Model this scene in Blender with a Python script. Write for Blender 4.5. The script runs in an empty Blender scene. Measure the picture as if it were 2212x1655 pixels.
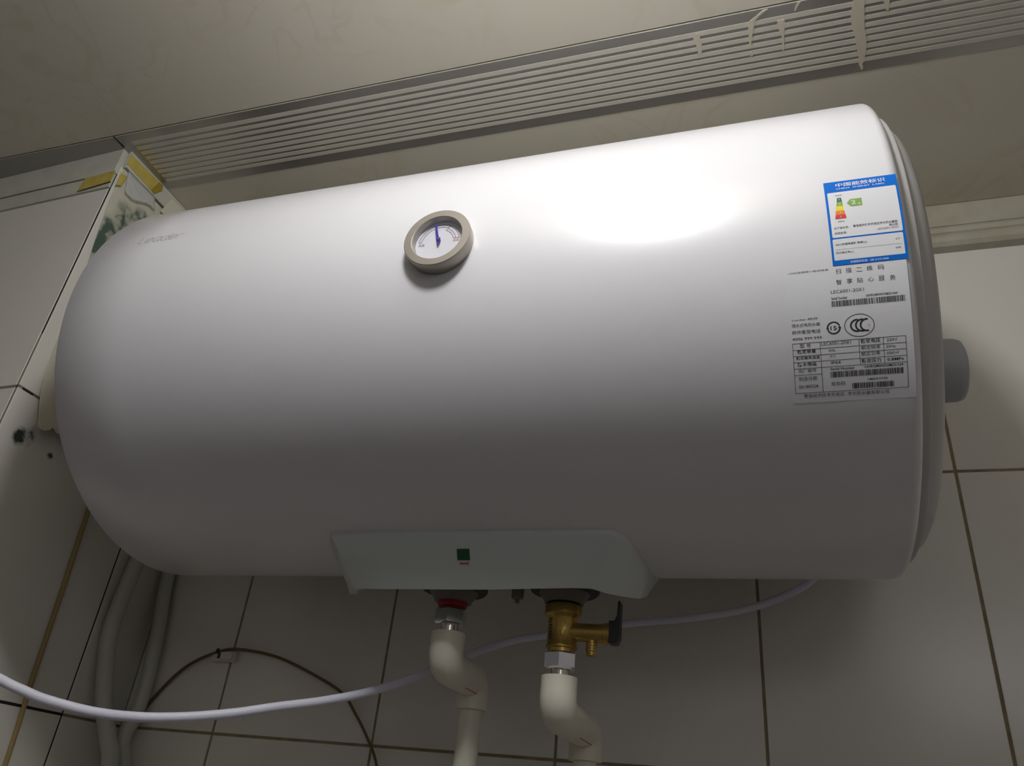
import bpy, bmesh, math, random
from mathutils import Vector, Matrix
PI = math.pi
scn = bpy.context.scene
COL = scn.collection

# ---------------------------------------------------------------- camera
cam_d = bpy.data.cameras.new('camera')
cam = bpy.data.objects.new('camera', cam_d)
COL.objects.link(cam)
scn.camera = cam
cr = Vector((0.95317662, 0.28770683, 0.0931618))
cu = Vector((0.06676996, -0.50067453, 0.86305665))
cf = Vector((-0.29495103, 0.81642501, 0.49644143))
m = Matrix.Identity(4)
for i in range(3):
    m[i][0], m[i][1], m[i][2] = cr[i], cu[i], -cf[i]
m.translation = Vector((0.6117576, -0.8262539, -0.0669692))
cam.matrix_world = m
cam_d.sensor_fit = 'HORIZONTAL'
cam_d.sensor_width = 36.0
cam_d.lens = 36.0 * 1695.73 / 2212.0
cam_d.clip_start = 0.01

# ---------------------------------------------------------------- world, lights, exposure
w = bpy.data.worlds.new('world')
scn.world = w
w.use_nodes = True
w.node_tree.nodes['Background'].inputs['Color'].default_value = (0.9, 0.95, 1.0, 1)
w.node_tree.nodes['Background'].inputs['Strength'].default_value = 0.02
scn.view_settings.view_transform = 'Standard'
scn.view_settings.look = 'None'
scn.view_settings.gamma = 1.0
scn.view_settings.use_curve_mapping = False
scn.view_settings.exposure = 0.0
LAMP_STRENGTH = 88.0
LAMP_R = 0.045
WINDOW_STRENGTH = 2.3

CEIL = 0.64          # ceiling height (the origin lies on a tile joint of the back wall)
FLOOR = -1.62
X0 = -0.1289         # side face of the boxed-in corner
YC = -0.2985         # its front edge
RB, YA, ZA = 0.1945, -0.2126, 0.3205   # heater barrel radius and axis

# ---------------------------------------------------------------- materials
def mat(name, col, rough=0.5, metal=0.0, coat=0.0, noise=None, bump=None, spec=None, alpha=None, trans=None, emis=None, sub=None):
    mt = bpy.data.materials.new(name)
    mt.use_nodes = True
    nt = mt.node_tree
    b = nt.nodes['Principled BSDF']
    b.inputs['Base Color'].default_value = (*col, 1)
    b.inputs['Roughness'].default_value = rough
    b.inputs['Metallic'].default_value = metal
    b.inputs['Coat Weight'].default_value = coat
    b.inputs['Coat Roughness'].default_value = 0.2
    if spec is not None: b.inputs['Specular IOR Level'].default_value = spec
    if alpha is not None: b.inputs['Alpha'].default_value = alpha
    if trans is not None: b.inputs['Transmission Weight'].default_value = trans
    if sub is not None:
        b.inputs['Subsurface Weight'].default_value = sub
        b.inputs['Subsurface Radius'].default_value = (0.01, 0.008, 0.006)
        b.inputs['Subsurface Scale'].default_value = 0.3
    if emis is not None:
        b.inputs['Emission Color'].default_value = (*emis[0], 1)
        b.inputs['Emission Strength'].default_value = emis[1]
    if noise or bump:
        tc = nt.nodes.new('ShaderNodeTexCoord')
    if noise:                       # (scale, second colour, low, high)
        n = nt.nodes.new('ShaderNodeTexNoise'); n.inputs['Scale'].default_value = noise[0]
        n.inputs['Detail'].default_value = 5
        r = nt.nodes.new('ShaderNodeValToRGB')
        r.color_ramp.elements[0].position = noise[2]; r.color_ramp.elements[0].color = (*noise[1], 1)
        r.color_ramp.elements[1].position = noise[3]; r.color_ramp.elements[1].color = (*col, 1)
        nt.links.new(tc.outputs['Object'], n.inputs['Vector'])
        nt.links.new(n.outputs['Fac'], r.inputs['Fac'])
        nt.links.new(r.outputs['Color'], b.inputs['Base Color'])
    if bump:                        # (scale, distance)
        n2 = nt.nodes.new('ShaderNodeTexNoise'); n2.inputs['Scale'].default_value = bump[0]
        bp = nt.nodes.new('ShaderNodeBump'); bp.inputs['Distance'].default_value = bump[1]
        nt.links.new(tc.outputs['Object'], n2.inputs['Vector'])
        nt.links.new(n2.outputs['Fac'], bp.inputs['Height'])
        nt.links.new(bp.outputs['Normal'], b.inputs['Normal'])
    return mt

M = {}
M['enamel'] = mat('white_enamel', (0.785, 0.775, 0.81), 0.30, coat=0.35)
M['plastic_white'] = mat('white_plastic', (0.62, 0.66, 0.65), 0.42)
M['cap_plastic'] = mat('cap_plastic', (0.52, 0.51, 0.50), 0.35)
M['knob_plastic'] = mat('knob_plastic', (0.45, 0.46, 0.48), 0.5)
M['tile'] = mat('wall_tile', (0.77, 0.74, 0.67), 0.22, noise=(9, (0.74, 0.715, 0.65), 0.35, 0.6), bump=(6, 0.0006))
M['grout'] = mat('tan_grout', (0.34, 0.28, 0.165), 0.9, noise=(60, (0.24, 0.19, 0.11), 0.35, 0.65))
M['grout_dark'] = mat('dark_joint', (0.02, 0.018, 0.014), 0.9)
M['grout_tan'] = mat('side_joint', (0.30, 0.26, 0.19), 0.9)
M['wallpaint'] = mat('plain_wall', (0.56, 0.54, 0.54), 0.5)
M['pvc_trim'] = mat('pvc_trim', (0.60, 0.59, 0.50), 0.4, noise=(30, (0.54, 0.53, 0.44), 0.35, 0.6))
M['crown'] = mat('crown_moulding', (0.50, 0.475, 0.38), 0.35, noise=(40, (0.44, 0.41, 0.31), 0.35, 0.6))
M['floor'] = mat('floor_tile', (0.34, 0.31, 0.32), 0.5)
M['mirror'] = mat('mirror_foil', (0.41, 0.40, 0.38), 0.30, metal=0.75)
M['stripe'] = mat('cream_print', (0.70, 0.665, 0.57), 0.35)
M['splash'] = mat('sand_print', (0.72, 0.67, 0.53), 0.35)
M['bezel'] = mat('bezel_metal', (0.42, 0.385, 0.34), 0.38, metal=0.6)
M['chrome'] = mat('chrome', (0.75, 0.76, 0.80), 0.08, metal=1.0)
M['steel'] = mat('steel_thread', (0.62, 0.58, 0.50), 0.2, metal=1.0)
M['brass'] = mat('brass', (0.52, 0.36, 0.10), 0.32, metal=0.75, noise=(60, (0.40, 0.27, 0.07), 0.35, 0.65))
M['black_plastic'] = mat('black_plastic', (0.012, 0.010, 0.012), 0.4)
M['dark_rubber'] = mat('dark_rubber', (0.03, 0.03, 0.028), 0.6)
M['ivory'] = mat('ivory_insulator', (0.20, 0.175, 0.145), 0.6)
M['red_ring'] = mat('red_ring', (0.30, 0.012, 0.018), 0.5)
M['ppr'] = mat('ppr_pipe', (0.80, 0.77, 0.65), 0.38, noise=(30, (0.76, 0.73, 0.61), 0.3, 0.6))
M['red_mark'] = mat('red_mark', (0.5, 0.10, 0.08), 0.6)
M['grey_pipe'] = mat('grey_white_pipe', (0.52, 0.51, 0.46), 0.45)
M['cable_white'] = mat('white_cable', (0.78, 0.78, 0.90), 0.45)
M['wire_brown'] = mat('brown_wire', (0.15, 0.10, 0.035), 0.4)
M['tan_wire'] = mat('tan_wire', (0.34, 0.24, 0.09), 0.6)
M['tape'] = mat('yellow_tape', (0.58, 0.46, 0.11), 0.5, noise=(80, (0.50, 0.39, 0.08), 0.35, 0.6))
M['tape_dark'] = mat('yellow_tape_doubled', (0.36, 0.26, 0.03), 0.5)
M['paper'] = mat('scrap_paper', (0.68, 0.66, 0.52), 0.7)
M['label_white'] = mat('label_paper', (0.78, 0.78, 0.81), 0.45)
M['label_blue'] = mat('label_blue', (0.0, 0.145, 0.62), 0.5, spec=0.15)
M['ink'] = mat('black_ink', (0.022, 0.020, 0.028), 0.6)
M['ink_grey'] = mat('grey_ink', (0.30, 0.30, 0.32), 0.6)
M['ink_thin'] = mat('thin_black_ink', (0.075, 0.07, 0.08), 0.6)
M['logo_grey'] = mat('logo_grey', (0.42, 0.41, 0.43), 0.45)
M['white_ink'] = mat('white_ink', (0.82, 0.85, 0.9), 0.5)
M['g1'] = mat('grade_dark_green', (0.04, 0.13, 0.06), 0.5)
M['g2'] = mat('grade_green', (0.24, 0.40, 0.07), 0.5)
M['g3'] = mat('grade_yellow', (0.85, 0.74, 0.01), 0.5)
M['g4'] = mat('grade_orange', (0.78, 0.20, 0.03), 0.5)
M['g5'] = mat('grade_red', (0.66, 0.03, 0.03), 0.5)
M['green_sticker'] = mat('green_sticker', (0.01, 0.09, 0.03), 0.5)
M['dial'] = mat('dial_face', (0.74, 0.74, 0.80), 0.5)
M['needle'] = mat('blue_needle', (0.045, 0.015, 0.34), 0.4)
M['dial_red'] = mat('dial_red', (0.55, 0.15, 0.10), 0.5)
M['dial_grey'] = mat('dial_grey', (0.13, 0.15, 0.18), 0.5)
M['glass'] = mat('clear_glass', (0.3, 0.3, 0.32), 0.03, alpha=0.05)
M['film'] = mat('clear_film', (0.80, 0.80, 0.78), 0.15, alpha=0.45)
M['lamp'] = mat('lamp_diffuser', (0.9, 0.9, 0.9), 0.5, emis=((0.985, 0.99, 1.0), LAMP_STRENGTH))
M['pane'] = mat('lit_frosted_pane', (0.8, 0.8, 0.8), 0.5, emis=((0.95, 0.97, 1.0), WINDOW_STRENGTH))
M['bracket'] = mat('bracket_plastic', (0.72, 0.65, 0.60), 0.6)

def ceiling_mat():
    mt = mat('beige_pvc_panel', (0.72, 0.68, 0.565), 0.30)
    nt = mt.node_tree; b = nt.nodes['Principled BSDF']
    tc = nt.nodes.new('ShaderNodeTexCoord')
    n = nt.nodes.new('ShaderNodeTexNoise'); n.inputs['Scale'].default_value = 11.0; n.inputs['Distortion'].default_value = 1.2
    n.inputs['Detail'].default_value = 2
    wv = nt.nodes.new('ShaderNodeMath'); wv.operation = 'MULTIPLY'; wv.inputs[1].default_value = 26
    sn = nt.nodes.new('ShaderNodeMath'); sn.operation = 'SINE'
    pw = nt.nodes.new('ShaderNodeMapRange'); pw.inputs['From Min'].default_value = 0.55; pw.inputs['From Max'].default_value = 1.0
    n2 = nt.nodes.new('ShaderNodeTexNoise'); n2.inputs['Scale'].default_value = 6.0
    mr2 = nt.nodes.new('ShaderNodeMapRange'); mr2.inputs['From Min'].default_value = 0.47; mr2.inputs['From Max'].default_value = 0.58
    mu = nt.nodes.new('ShaderNodeMath'); mu.operation = 'MULTIPLY'
    mx = nt.nodes.new('ShaderNodeMix'); mx.data_type = 'RGBA'
    mx.inputs[6].default_value = (0.72, 0.68, 0.565, 1); mx.inputs[7].default_value = (0.69, 0.64, 0.51, 1)
    L = nt.links.new
    L(tc.outputs['Object'], n.inputs['Vector']); L(tc.outputs['Object'], n2.inputs['Vector'])
    L(n.outputs['Fac'], wv.inputs[0]); L(wv.outputs[0], sn.inputs[0]); L(sn.outputs[0], pw.inputs['Value'])
    L(n2.outputs['Fac'], mr2.inputs['Value']); L(pw.outputs['Result'], mu.inputs[0]); L(mr2.outputs['Result'], mu.inputs[1])
    L(mu.outputs[0], mx.inputs[0]); L(mx.outputs[2], b.inputs['Base Color'])
    return mt
M['ceiling'] = ceiling_mat()

def stained(name, base, blobs, dark=(0.05, 0.075, 0.055), scale=45):
    """wall covering with mould: blobs = (y, z, radius_y, radius_z, strength)"""
    mt = mat(name, base, 0.55)
    nt = mt.node_tree; b = nt.nodes['Principled BSDF']; L = nt.links.new
    g = nt.nodes.new('ShaderNodeNewGeometry')
    n = nt.nodes.new('ShaderNodeTexNoise'); n.inputs['Scale'].default_value = scale; n.inputs['Detail'].default_value = 6
    n.inputs['Distortion'].default_value = 0.6
    L(g.outputs['Position'], n.inputs['Vector'])
    acc = None
    for (y, z, ry, rz, s) in blobs:
        mp = nt.nodes.new('ShaderNodeMapping'); mp.vector_type = 'TEXTURE'
        mp.inputs['Location'].default_value = (X0, y, z); mp.inputs['Scale'].default_value = (1, ry, rz)
        L(g.outputs['Position'], mp.inputs['Vector'])
        ln = nt.nodes.new('ShaderNodeVectorMath'); ln.operation = 'LENGTH'
        sp = nt.nodes.new('ShaderNodeSeparateXYZ'); cb = nt.nodes.new('ShaderNodeCombineXYZ')
        L(mp.outputs['Vector'], sp.inputs[0]); L(sp.outputs['Y'], cb.inputs['Y']); L(sp.outputs['Z'], cb.inputs['Z'])
        L(cb.outputs[0], ln.inputs[0])
        mr = nt.nodes.new('ShaderNodeMapRange'); mr.inputs['From Min'].default_value = 0.35; mr.inputs['From Max'].default_value = 1.0
        mr.inputs['To Min'].default_value = s; mr.inputs['To Max'].default_value = 0.0
        L(ln.outputs['Value'], mr.inputs['Value'])
        if acc is None: acc = mr.outputs['Result']
        else:
            mx = nt.nodes.new('ShaderNodeMath'); mx.operation = 'MAXIMUM'
            L(acc, mx.inputs[0]); L(mr.outputs['Result'], mx.inputs[1]); acc = mx.outputs[0]
    # mask * contrasted noise
    nr = nt.nodes.new('ShaderNodeMapRange'); nr.inputs['From Min'].default_value = 0.40; nr.inputs['From Max'].default_value = 0.66
    L(n.outputs['Fac'], nr.inputs['Value'])
    ad = nt.nodes.new('ShaderNodeMath'); ad.operation = 'MULTIPLY_ADD'; ad.inputs[1].default_value = 0.75
    L(nr.outputs['Result'], ad.inputs[0])
    ad.inputs[2].default_value = 0.22
    mu = nt.nodes.new('ShaderNodeMath'); mu.operation = 'MULTIPLY'; mu.use_clamp = True
    L(ad.outputs[0], mu.inputs[0]); L(acc, mu.inputs[1])
    mix = nt.nodes.new('ShaderNodeMix'); mix.data_type = 'RGBA'
    mix.inputs[6].default_value = (*base, 1); mix.inputs[7].default_value = (*dark, 1)
    L(mu.outputs[0], mix.inputs[0]); L(mix.outputs[2], b.inputs['Base Color'])
    return mt
M['sheet'] = stained('peeling_cover', (0.60, 0.57, 0.46),
    [(-0.272, 0.5500, 0.016, 0.030, 1.3), (-0.275, 0.533, 0.020, 0.016, 2.0), (-0.244, 0.574, 0.018, 0.015, 1.7),
     (-0.2825, 0.500, 0.015, 0.046, 1.9), (-0.256, 0.552, 0.030, 0.030, 1.1)], dark=(0.075, 0.12, 0.09), scale=62)
M['tile_stained'] = stained('stained_tile', (0.75, 0.72, 0.655),
    [(-0.2725, 0.2465, 0.011, 0.012, 1.7), (-0.262, 0.252, 0.008, 0.014, 1.1), (-0.2304, 0.2435, 0.005, 0.005, 1.5)], dark=(0.03, 0.05, 0.035), scale=110)

# ---------------------------------------------------------------- helpers
def link(name, bm, mt, parent=None, smooth=False, angle=None):
    me = bpy.data.meshes.new(name)
    bm.normal_update()
    bm.to_mesh(me); bm.free()
    o = bpy.data.objects.new(name, me)
    COL.objects.link(o)
    if mt is not None: me.materials.append(mt)
    if parent is not None: o.parent = parent
    if smooth:
        me.polygons.foreach_set('use_smooth', [True] * len(me.polygons))
        me.update()
        if angle: me.set_sharp_from_angle(angle=math.radians(angle))
    return o
def empty(name, loc=(0, 0, 0)):
    o = bpy.data.objects.new(name, None); COL.objects.link(o); o.location = loc
    o.empty_display_size = 0.02
    return o
def tag(o, label, cat, group=None):
    o['label'] = label; o['category'] = cat
    if group: o['group'] = group
    return o
def struct(o):
    o['kind'] = 'structure'; return o
def keep(o, parent):
    """parent a world-space mesh to a root that is not at the origin"""
    o.parent = parent
    o.matrix_parent_inverse = Matrix.Translation(-Vector(parent.location))
    return o
def box(bm, x0, x1, y0, y1, z0, z1, bev=0):
    r = bmesh.ops.create_cube(bm, size=1)
    vs = r['verts']
    for v in vs:
        v.co = Vector(((x0 + x1) / 2 + v.co.x * (x1 - x0), (y0 + y1) / 2 + v.co.y * (y1 - y0), (z0 + z1) / 2 + v.co.z * (z1 - z0)))
    if bev:
        es = list({e for v in vs for e in v.link_edges})
        bmesh.ops.bevel(bm, geom=es, offset=bev, segments=2, affect='EDGES', profile=0.5)
def lathe(bm, prof, seg=64, mtx=None, caps=True):
    """prof = [(axial, radius)] about local Z; mtx places it"""
    mtx = mtx or Matrix.Identity(4)
    rings = []
    for a, r in prof:
        if r < 1e-6: rings.append([bm.verts.new(mtx @ Vector((0, 0, a)))])
        else: rings.append([bm.verts.new(mtx @ Vector((r * math.cos(2 * PI * k / seg), r * math.sin(2 * PI * k / seg), a))) for k in range(seg)])
    for A, B in zip(rings, rings[1:]):
        for k in range(seg):
            j = (k + 1) % seg
            if len(A) == 1 and len(B) == 1: continue
            if len(A) == 1: bm.faces.new((A[0], B[j], B[k]))
            elif len(B) == 1: bm.faces.new((A[k], A[j], B[0]))
            else: bm.faces.new((A[k], A[j], B[j], B[k]))
    if caps:
        for Rr in (rings[0], rings[-1]):
            if len(Rr) > 1: bm.faces.new(Rr)
    bmesh.ops.recalc_face_normals(bm, faces=bm.faces)
def axis_m(loc, direction):
    d = Vector(direction).normalized()
    return Matrix.Translation(loc) @ d.to_track_quat('Z', 'Y').to_matrix().to_4x4()
def catmull(P, n=10):
    P = [Vector(p) for p in P]; Q = [2 * P[0] - P[1]] + P + [2 * P[-1] - P[-2]]
    out = []
    for i in range(1, len(Q) - 2):
        a, b, c, d = Q[i - 1:i + 3]
        for k in range(n):
            t = k / n
            out.append(0.5 * ((2 * b) + (c - a) * t + (2 * a - 5 * b + 4 * c - d) * t * t + (3 * b - a - 3 * c + d) * t ** 3))
    out.append(P[-1]); return out
def tube(bm, pts, r, seg=14, off=None):
    pts = [Vector(p) for p in pts]; rings = []
    up = Vector((0.13, 0.2, 1)).normalized(); prev = None
    for i, p in enumerate(pts):
        t = (pts[min(i + 1, len(pts) - 1)] - pts[max(i - 1, 0)]).normalized()
        if prev is None:
            n = t.cross(up)
            if n.length < 0.1: n = t.cross(Vector((1, 0, 0)))
            n.normalize()
        else: n = (prev - t * prev.dot(t)).normalized()
        prev = n; b = t.cross(n)
        rr = r(i / (len(pts) - 1)) if callable(r) else r
        c = p if off is None else p + n * off[0] + b * off[1]
        rings.append([bm.verts.new(c + n * rr * math.cos(2 * PI * k / seg) + b * rr * math.sin(2 * PI * k / seg)) for k in range(seg)])
    for A, B in zip(rings, rings[1:]):
        for k in range(seg): bm.faces.new((A[k], A[(k + 1) % seg], B[(k + 1) % seg], B[k]))
    bm.faces.new(rings[0]); bm.faces.new(rings[-1])
    bmesh.ops.recalc_face_normals(bm, faces=bm.faces)
def slab(bm, poly, fn, d0, d1):
    """closed polygon (a, b) extruded between depths d0 and d1; fn(a, b, d) -> point"""
    A = [bm.verts.new(fn(a, b, d0)) for a, b in poly]; B = [bm.verts.new(fn(a, b, d1)) for a, b in poly]
    bm.faces.new(A); bm.faces.new(B[::-1])
    n = len(poly)
    for i in range(n): bm.faces.new((A[i], B[i], B[(i + 1) % n], A[(i + 1) % n]))
    bmesh.ops.recalc_face_normals(bm, faces=bm.faces)
def prism_x(bm, prof, x0, x1):
    slab(bm, prof, lambda a, b, d: Vector((d, a, b)), x0, x1)
def rect(a0, a1, b0, b1): return [(a0, b0), (a1, b0), (a1, b1), (a0, b1)]
def back(a, b, d): return Vector((a, -d, b))                 # back wall: x, z, distance out
def side(a, b, d): return Vector((X0 + d, a, b))             # side face: y, z, distance out
FD = Vector((-1, 0.044, 0)).normalized(); FN = Vector((-0.044, -1, 0)).normalized()
def front(a, b, d): return Vector((X0, YC, 0)) + FD * a + FN * d + Vector((0, 0, b))
def wrap(x, s, d=0.0):                                       # heater barrel: x, arc length above the front line, distance out
    th = s / RB; r = RB + d
    return Vector((x, YA - r * math.cos(th), ZA + r * math.sin(th)))

# lettering: every string becomes flat faces fitted to width w and height h
_tc = {}
def glyphs(text, bold=False):
    key = (text, bold)
    if key in _tc: return _tc[key]
    cu_ = bpy.data.curves.new('lettering', 'FONT'); cu_.body = text; cu_.size = 1.0; cu_.resolution_u = 2
    cu_.offset = 0.011 if bold else 0.003
    to = bpy.data.objects.new('lettering', cu_); COL.objects.link(to)
    dg = bpy.context.evaluated_depsgraph_get(); dg.update()
    me = bpy.data.meshes.new_from_object(to.evaluated_get(dg))
    vs = [v.co.copy() for v in me.vertices]; fs = [tuple(p.vertices) for p in me.polygons]
    bpy.data.objects.remove(to); bpy.data.curves.remove(cu_); bpy.data.meshes.remove(me)
    _tc[key] = (vs, fs); return _tc[key]
def put_text(bm, text, fn, x, s, w_, h, rise=0.0, bold=False, slant=0.0):
    vs, fs = glyphs(text, bold)
    if not vs: return
    x0 = min(v.x for v in vs); x1 = max(v.x for v in vs); y0 = min(v.y for v in vs); y1 = max(v.y for v in vs)
    nv = [bm.verts.new(fn(x + (v.x - x0) / (x1 - x0) * w_ + slant * (v.y - y0) / (y1 - y0) * h, s + (v.y - y0) / max(y1 - y0, 1e-6) * h)) for v in vs]
    for f in fs:
        try: bm.faces.new([nv[i] for i in f])
        except ValueError: pass
def quad(bm, fn, x0, x1, s0, s1, nx=1, ns=1):
    g = [[bm.verts.new(fn(x0 + (x1 - x0) * i / nx, s0 + (s1 - s0) * j / ns)) for i in range(nx + 1)] for j in range(ns + 1)]
    for j in range(ns):
        for i in range(nx): bm.faces.new((g[j][i], g[j][i + 1], g[j + 1][i + 1], g[j + 1][i]))
def stroke(bm, fn, pts, wd):
    """flat ribbon of width wd along 2D points"""
    L_, R_ = [], []
    for i, (a, b) in enumerate(pts):
        p = pts[max(i - 1, 0)]; q = pts[min(i + 1, len(pts) - 1)]
        dx, dy = q[0] - p[0], q[1] - p[1]; l = math.hypot(dx, dy) or 1
        L_.append(bm.verts.new(fn(a - dy / l * wd / 2, b + dx / l * wd / 2))); R_.append(bm.verts.new(fn(a + dy / l * wd / 2, b - dx / l * wd / 2)))
    for i in range(len(pts) - 1): bm.faces.new((L_[i], R_[i], R_[i + 1], L_[i + 1]))
def arc(cx, cy, r, a0, a1, n=16, ry=None):
    ry = ry or r
    return [(cx + r * math.cos(math.radians(a0 + (a1 - a0) * i / n)), cy + ry * math.sin(math.radians(a0 + (a1 - a0) * i / n))) for i in range(n + 1)]
def rrect(x0, x1, y0, y1, r, n=4):
    out = []
    for cx, cy, a in ((x1 - r, y1 - r, 0), (x0 + r, y1 - r, 90), (x0 + r, y0 + r, 180), (x1 - r, y0 + r, 270)):
        out += arc(cx, cy, r, a, a + 90, n)
    return out

ENERGY_TEXT =[
   ('w', '中国能效标识', 0.67098, -0.00012, 0.02984, 0.00335, 0.00069),
   ('w', 'CHINA  ENERGY  LABEL', 0.67097, -0.00226, 0.02946, 0.00126, 0.00045),
   ('k', '耗能低', 0.66973, -0.00771, 0.00427, 0.0011, 0.00014),
   ('k', '耗能高', 0.66957, -0.02826, 0.00399, 0.00109, 5e-05),
   ('k', '生产者名称：', 0.6669, -0.03336, 0.00896, 0.00171, -6e-05),
   ('kb', '青岛经济技术开发区海尔热水器有', 0.67817, -0.03314, 0.02575, 0.0018, 0.00024),
   ('kb', '限公司', 0.69898, -0.03524, 0.00479, 0.00166, 1e-05),
   ('k', 'LEC6001-20X1', 0.69208, -0.03698, 0.0119, 0.00134, 2e-05),
   ('k', '规格型号：', 0.66687, -0.03706, 0.00754, 0.00167, 0.0001),
   ('kb', '24小时固有能耗系数(ε)', 0.66664, -0.0453, 0.01836, 0.00183, 0.00027),
   ('k', '0.7', 0.70149, -0.04518, 0.0024, 0.00129, -3e-05),
   ('k', '热水输出率(μ)', 0.66647, -0.05094, 0.01024, 0.0018, 0.00013),
   ('k', '60%', 0.70086, -0.05104, 0.00301, 0.00127, -0.00011),
   ('w', '依据国家标准：GB 21519-2008', 0.6742, -0.05768, 0.02197, 0.00156, 0.00011),
   ('w', '2', 0.67884, -0.0158, 0.00274, 0.00319, -1e-05),
   ('w', '级', 0.68273, -0.01634, 0.0016, 0.00149, 3e-05),
   ('w', '1', 0.67187, -0.0113, 0.0003, 0.00119, 6e-05),
   ('w', '2', 0.67157, -0.01474, 0.0007, 0.00117, 5e-05),
   ('w', '3', 0.67149, -0.01812, 0.0007, 0.00115, 5e-05),
   ('w', '4', 0.6714, -0.02166, 0.00069, 0.00112, 5e-05),
   ('w', '5', 0.67135, -0.02475, 0.00069, 0.0011, 6e-05),
]
SPEC_TEXT =[
   ('k', 'i-OID全球统一标识体系', 0.63658, -0.06114, 0.02448, 0.00142, 0.00016),
   ('k', '扫', 0.66505, -0.0638, 0.00324, 0.00332, 9e-05),
   ('k', '描', 0.67106, -0.0638, 0.00329, 0.00345, 0.0001),
   ('k', '二', 0.67716, -0.06368, 0.00338, 0.00275, 0.00011),
   ('k', '维', 0.68321, -0.06368, 0.00335, 0.00324, 0.00011),
   ('k', '码', 0.68944, -0.06372, 0.00369, 0.00301, 0.00015),
   ('k', '智', 0.66483, -0.07095, 0.00306, 0.00327, 6e-05),
   ('k', '享', 0.67095, -0.07095, 0.0034, 0.0034, 9e-05),
   ('k', '贴', 0.67689, -0.07101, 0.0035, 0.00338, -8e-05),
   ('k', '心', 0.68318, -0.07074, 0.00347, 0.0027, 2e-05),
   ('k', '服', 0.68937, -0.07104, 0.00333, 0.00336, -1e-05),
   ('k', '务', 0.69564, -0.07128, 0.00331, 0.00348, 1e-05),
   ('k', 'LEC6001-20X1', 0.6612, -0.07638, 0.01922, 0.0021, -3e-05),
   ('kb', 'Serial Number', 0.66114, -0.08047, 0.0094, 0.00188, 0.00014),
   ('kb', 'GA0RQM0000GMJ501264', 0.68117, -0.08062, 0.01788, 0.00191, 0.00049),
   ('k', 'Leader 统帅', 0.63697, -0.09192, 0.01518, 0.00153, 5e-05),
   ('k', '储水式电热水器', 0.6365, -0.09594, 0.01685, 0.00232, 9e-05),
   ('k', '统帅客服电话', 0.63639, -0.10038, 0.01696, 0.00248, -3e-05),
   ('k', '4006 999 999', 0.63633, -0.10426, 0.01748, 0.00176, 0.00037),
   ('k', '型 号', 0.64052, -0.10914, 0.00656, 0.00246, 1e-05),
   ('kb', '额定容量', 0.63878, -0.11284, 0.01103, 0.00263, 0.00022),
   ('kb', '额定最高温度', 0.63786, -0.11662, 0.01414, 0.00208, 0.00015),
   ('kb', '防水等级', 0.63857, -0.12106, 0.0113, 0.00264, 0.00023),
   ('k', '出厂编号', 0.63885, -0.12494, 0.0106, 0.00241, 0.00015),
   ('k', '制造日期', 0.63865, -0.13018, 0.01088, 0.00266, 0.00014),
   ('k', '20180524', 0.63837, -0.13495, 0.01153, 0.00204, -6e-05),
   ('k', 'LEC6001-20X1', 0.65331, -0.1087, 0.01734, 0.00205, -1e-05),
   ('k', '60L', 0.65742, -0.11278, 0.00404, 0.00166, 4e-05),
   ('k', '75℃', 0.65762, -0.11656, 0.00361, 0.0015, -4e-05),
   ('kb', 'IPX4', 0.65834, -0.12069, 0.00558, 0.00174, 2e-05),
   ('kb', '额定电压', 0.67617, -0.10905, 0.01116, 0.00257, 0.00014),
   ('k', '额定频率', 0.67617, -0.1131, 0.01099, 0.00242, 9e-05),
   ('k', '额定功率', 0.67605, -0.11696, 0.01088, 0.00258, 0.00014),
   ('kb', '额定压力', 0.67595, -0.12127, 0.01121, 0.00258, 0.00014),
   ('k', '220V', 0.69089, -0.10892, 0.00617, 0.0017, 1e-05),
   ('k', '50Hz', 0.69047, -0.11293, 0.0053, 0.00162, -4e-05),
   ('k', '2000W', 0.69042, -0.11692, 0.00712, 0.00163, 1e-05),
   ('kb', '0.8MPa', 0.69063, -0.121, 0.00936, 0.00178, 0.00013),
   ('kb', 'Serial Number', 0.65774, -0.12462, 0.01416, 0.00167, -0.00017),
   ('kb', 'GA0RQM0000GMJ501264', 0.67732, -0.12483, 0.02202, 0.00196, 0.00036),
   ('k', '校验码', 0.65773, -0.1344, 0.0082, 0.00248, -5e-05),
   ('kb', 'GMJ505XWEE', 0.67884, -0.13256, 0.01144, 0.00166, 0.0002),
   ('k', '青岛经济技术开发区  海尔热水器有限公司', 0.64105, -0.1413, 0.04967, 0.00245, 0.00025),
   ('kb', '15', 0.65931, -0.09958, 0.00367, 0.00268, 5e-05),
   ('g', 'S', 0.68117, -0.09851, 0.00086, 0.00101, -4e-05),
]

# ================================================================ THE ROOM
XR, YF, XL = 1.55, -1.75, -1.05
def plain(name, x0, x1, y0, y1, z0, z1, mt):
    bm = bmesh.new(); box(bm, x0, x1, y0, y1, z0, z1); return struct(link(name, bm, mt))
plain('floor', XL, XR, YF, 0.0, FLOOR - 0.05, FLOOR, M['floor'])
wall_back = plain('wall_back', X0 - 0.02, XR, 0.0006, 0.08, FLOOR, CEIL + 0.05, M['grout'])
plain('wall_right', XR, XR + 0.08, YF, 0.08, FLOOR, CEIL + 0.05, M['wallpaint'])
plain('wall_left', XL - 0.08, XL, YF, 0.0, FLOOR, CEIL + 0.05, M['wallpaint'])
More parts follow.
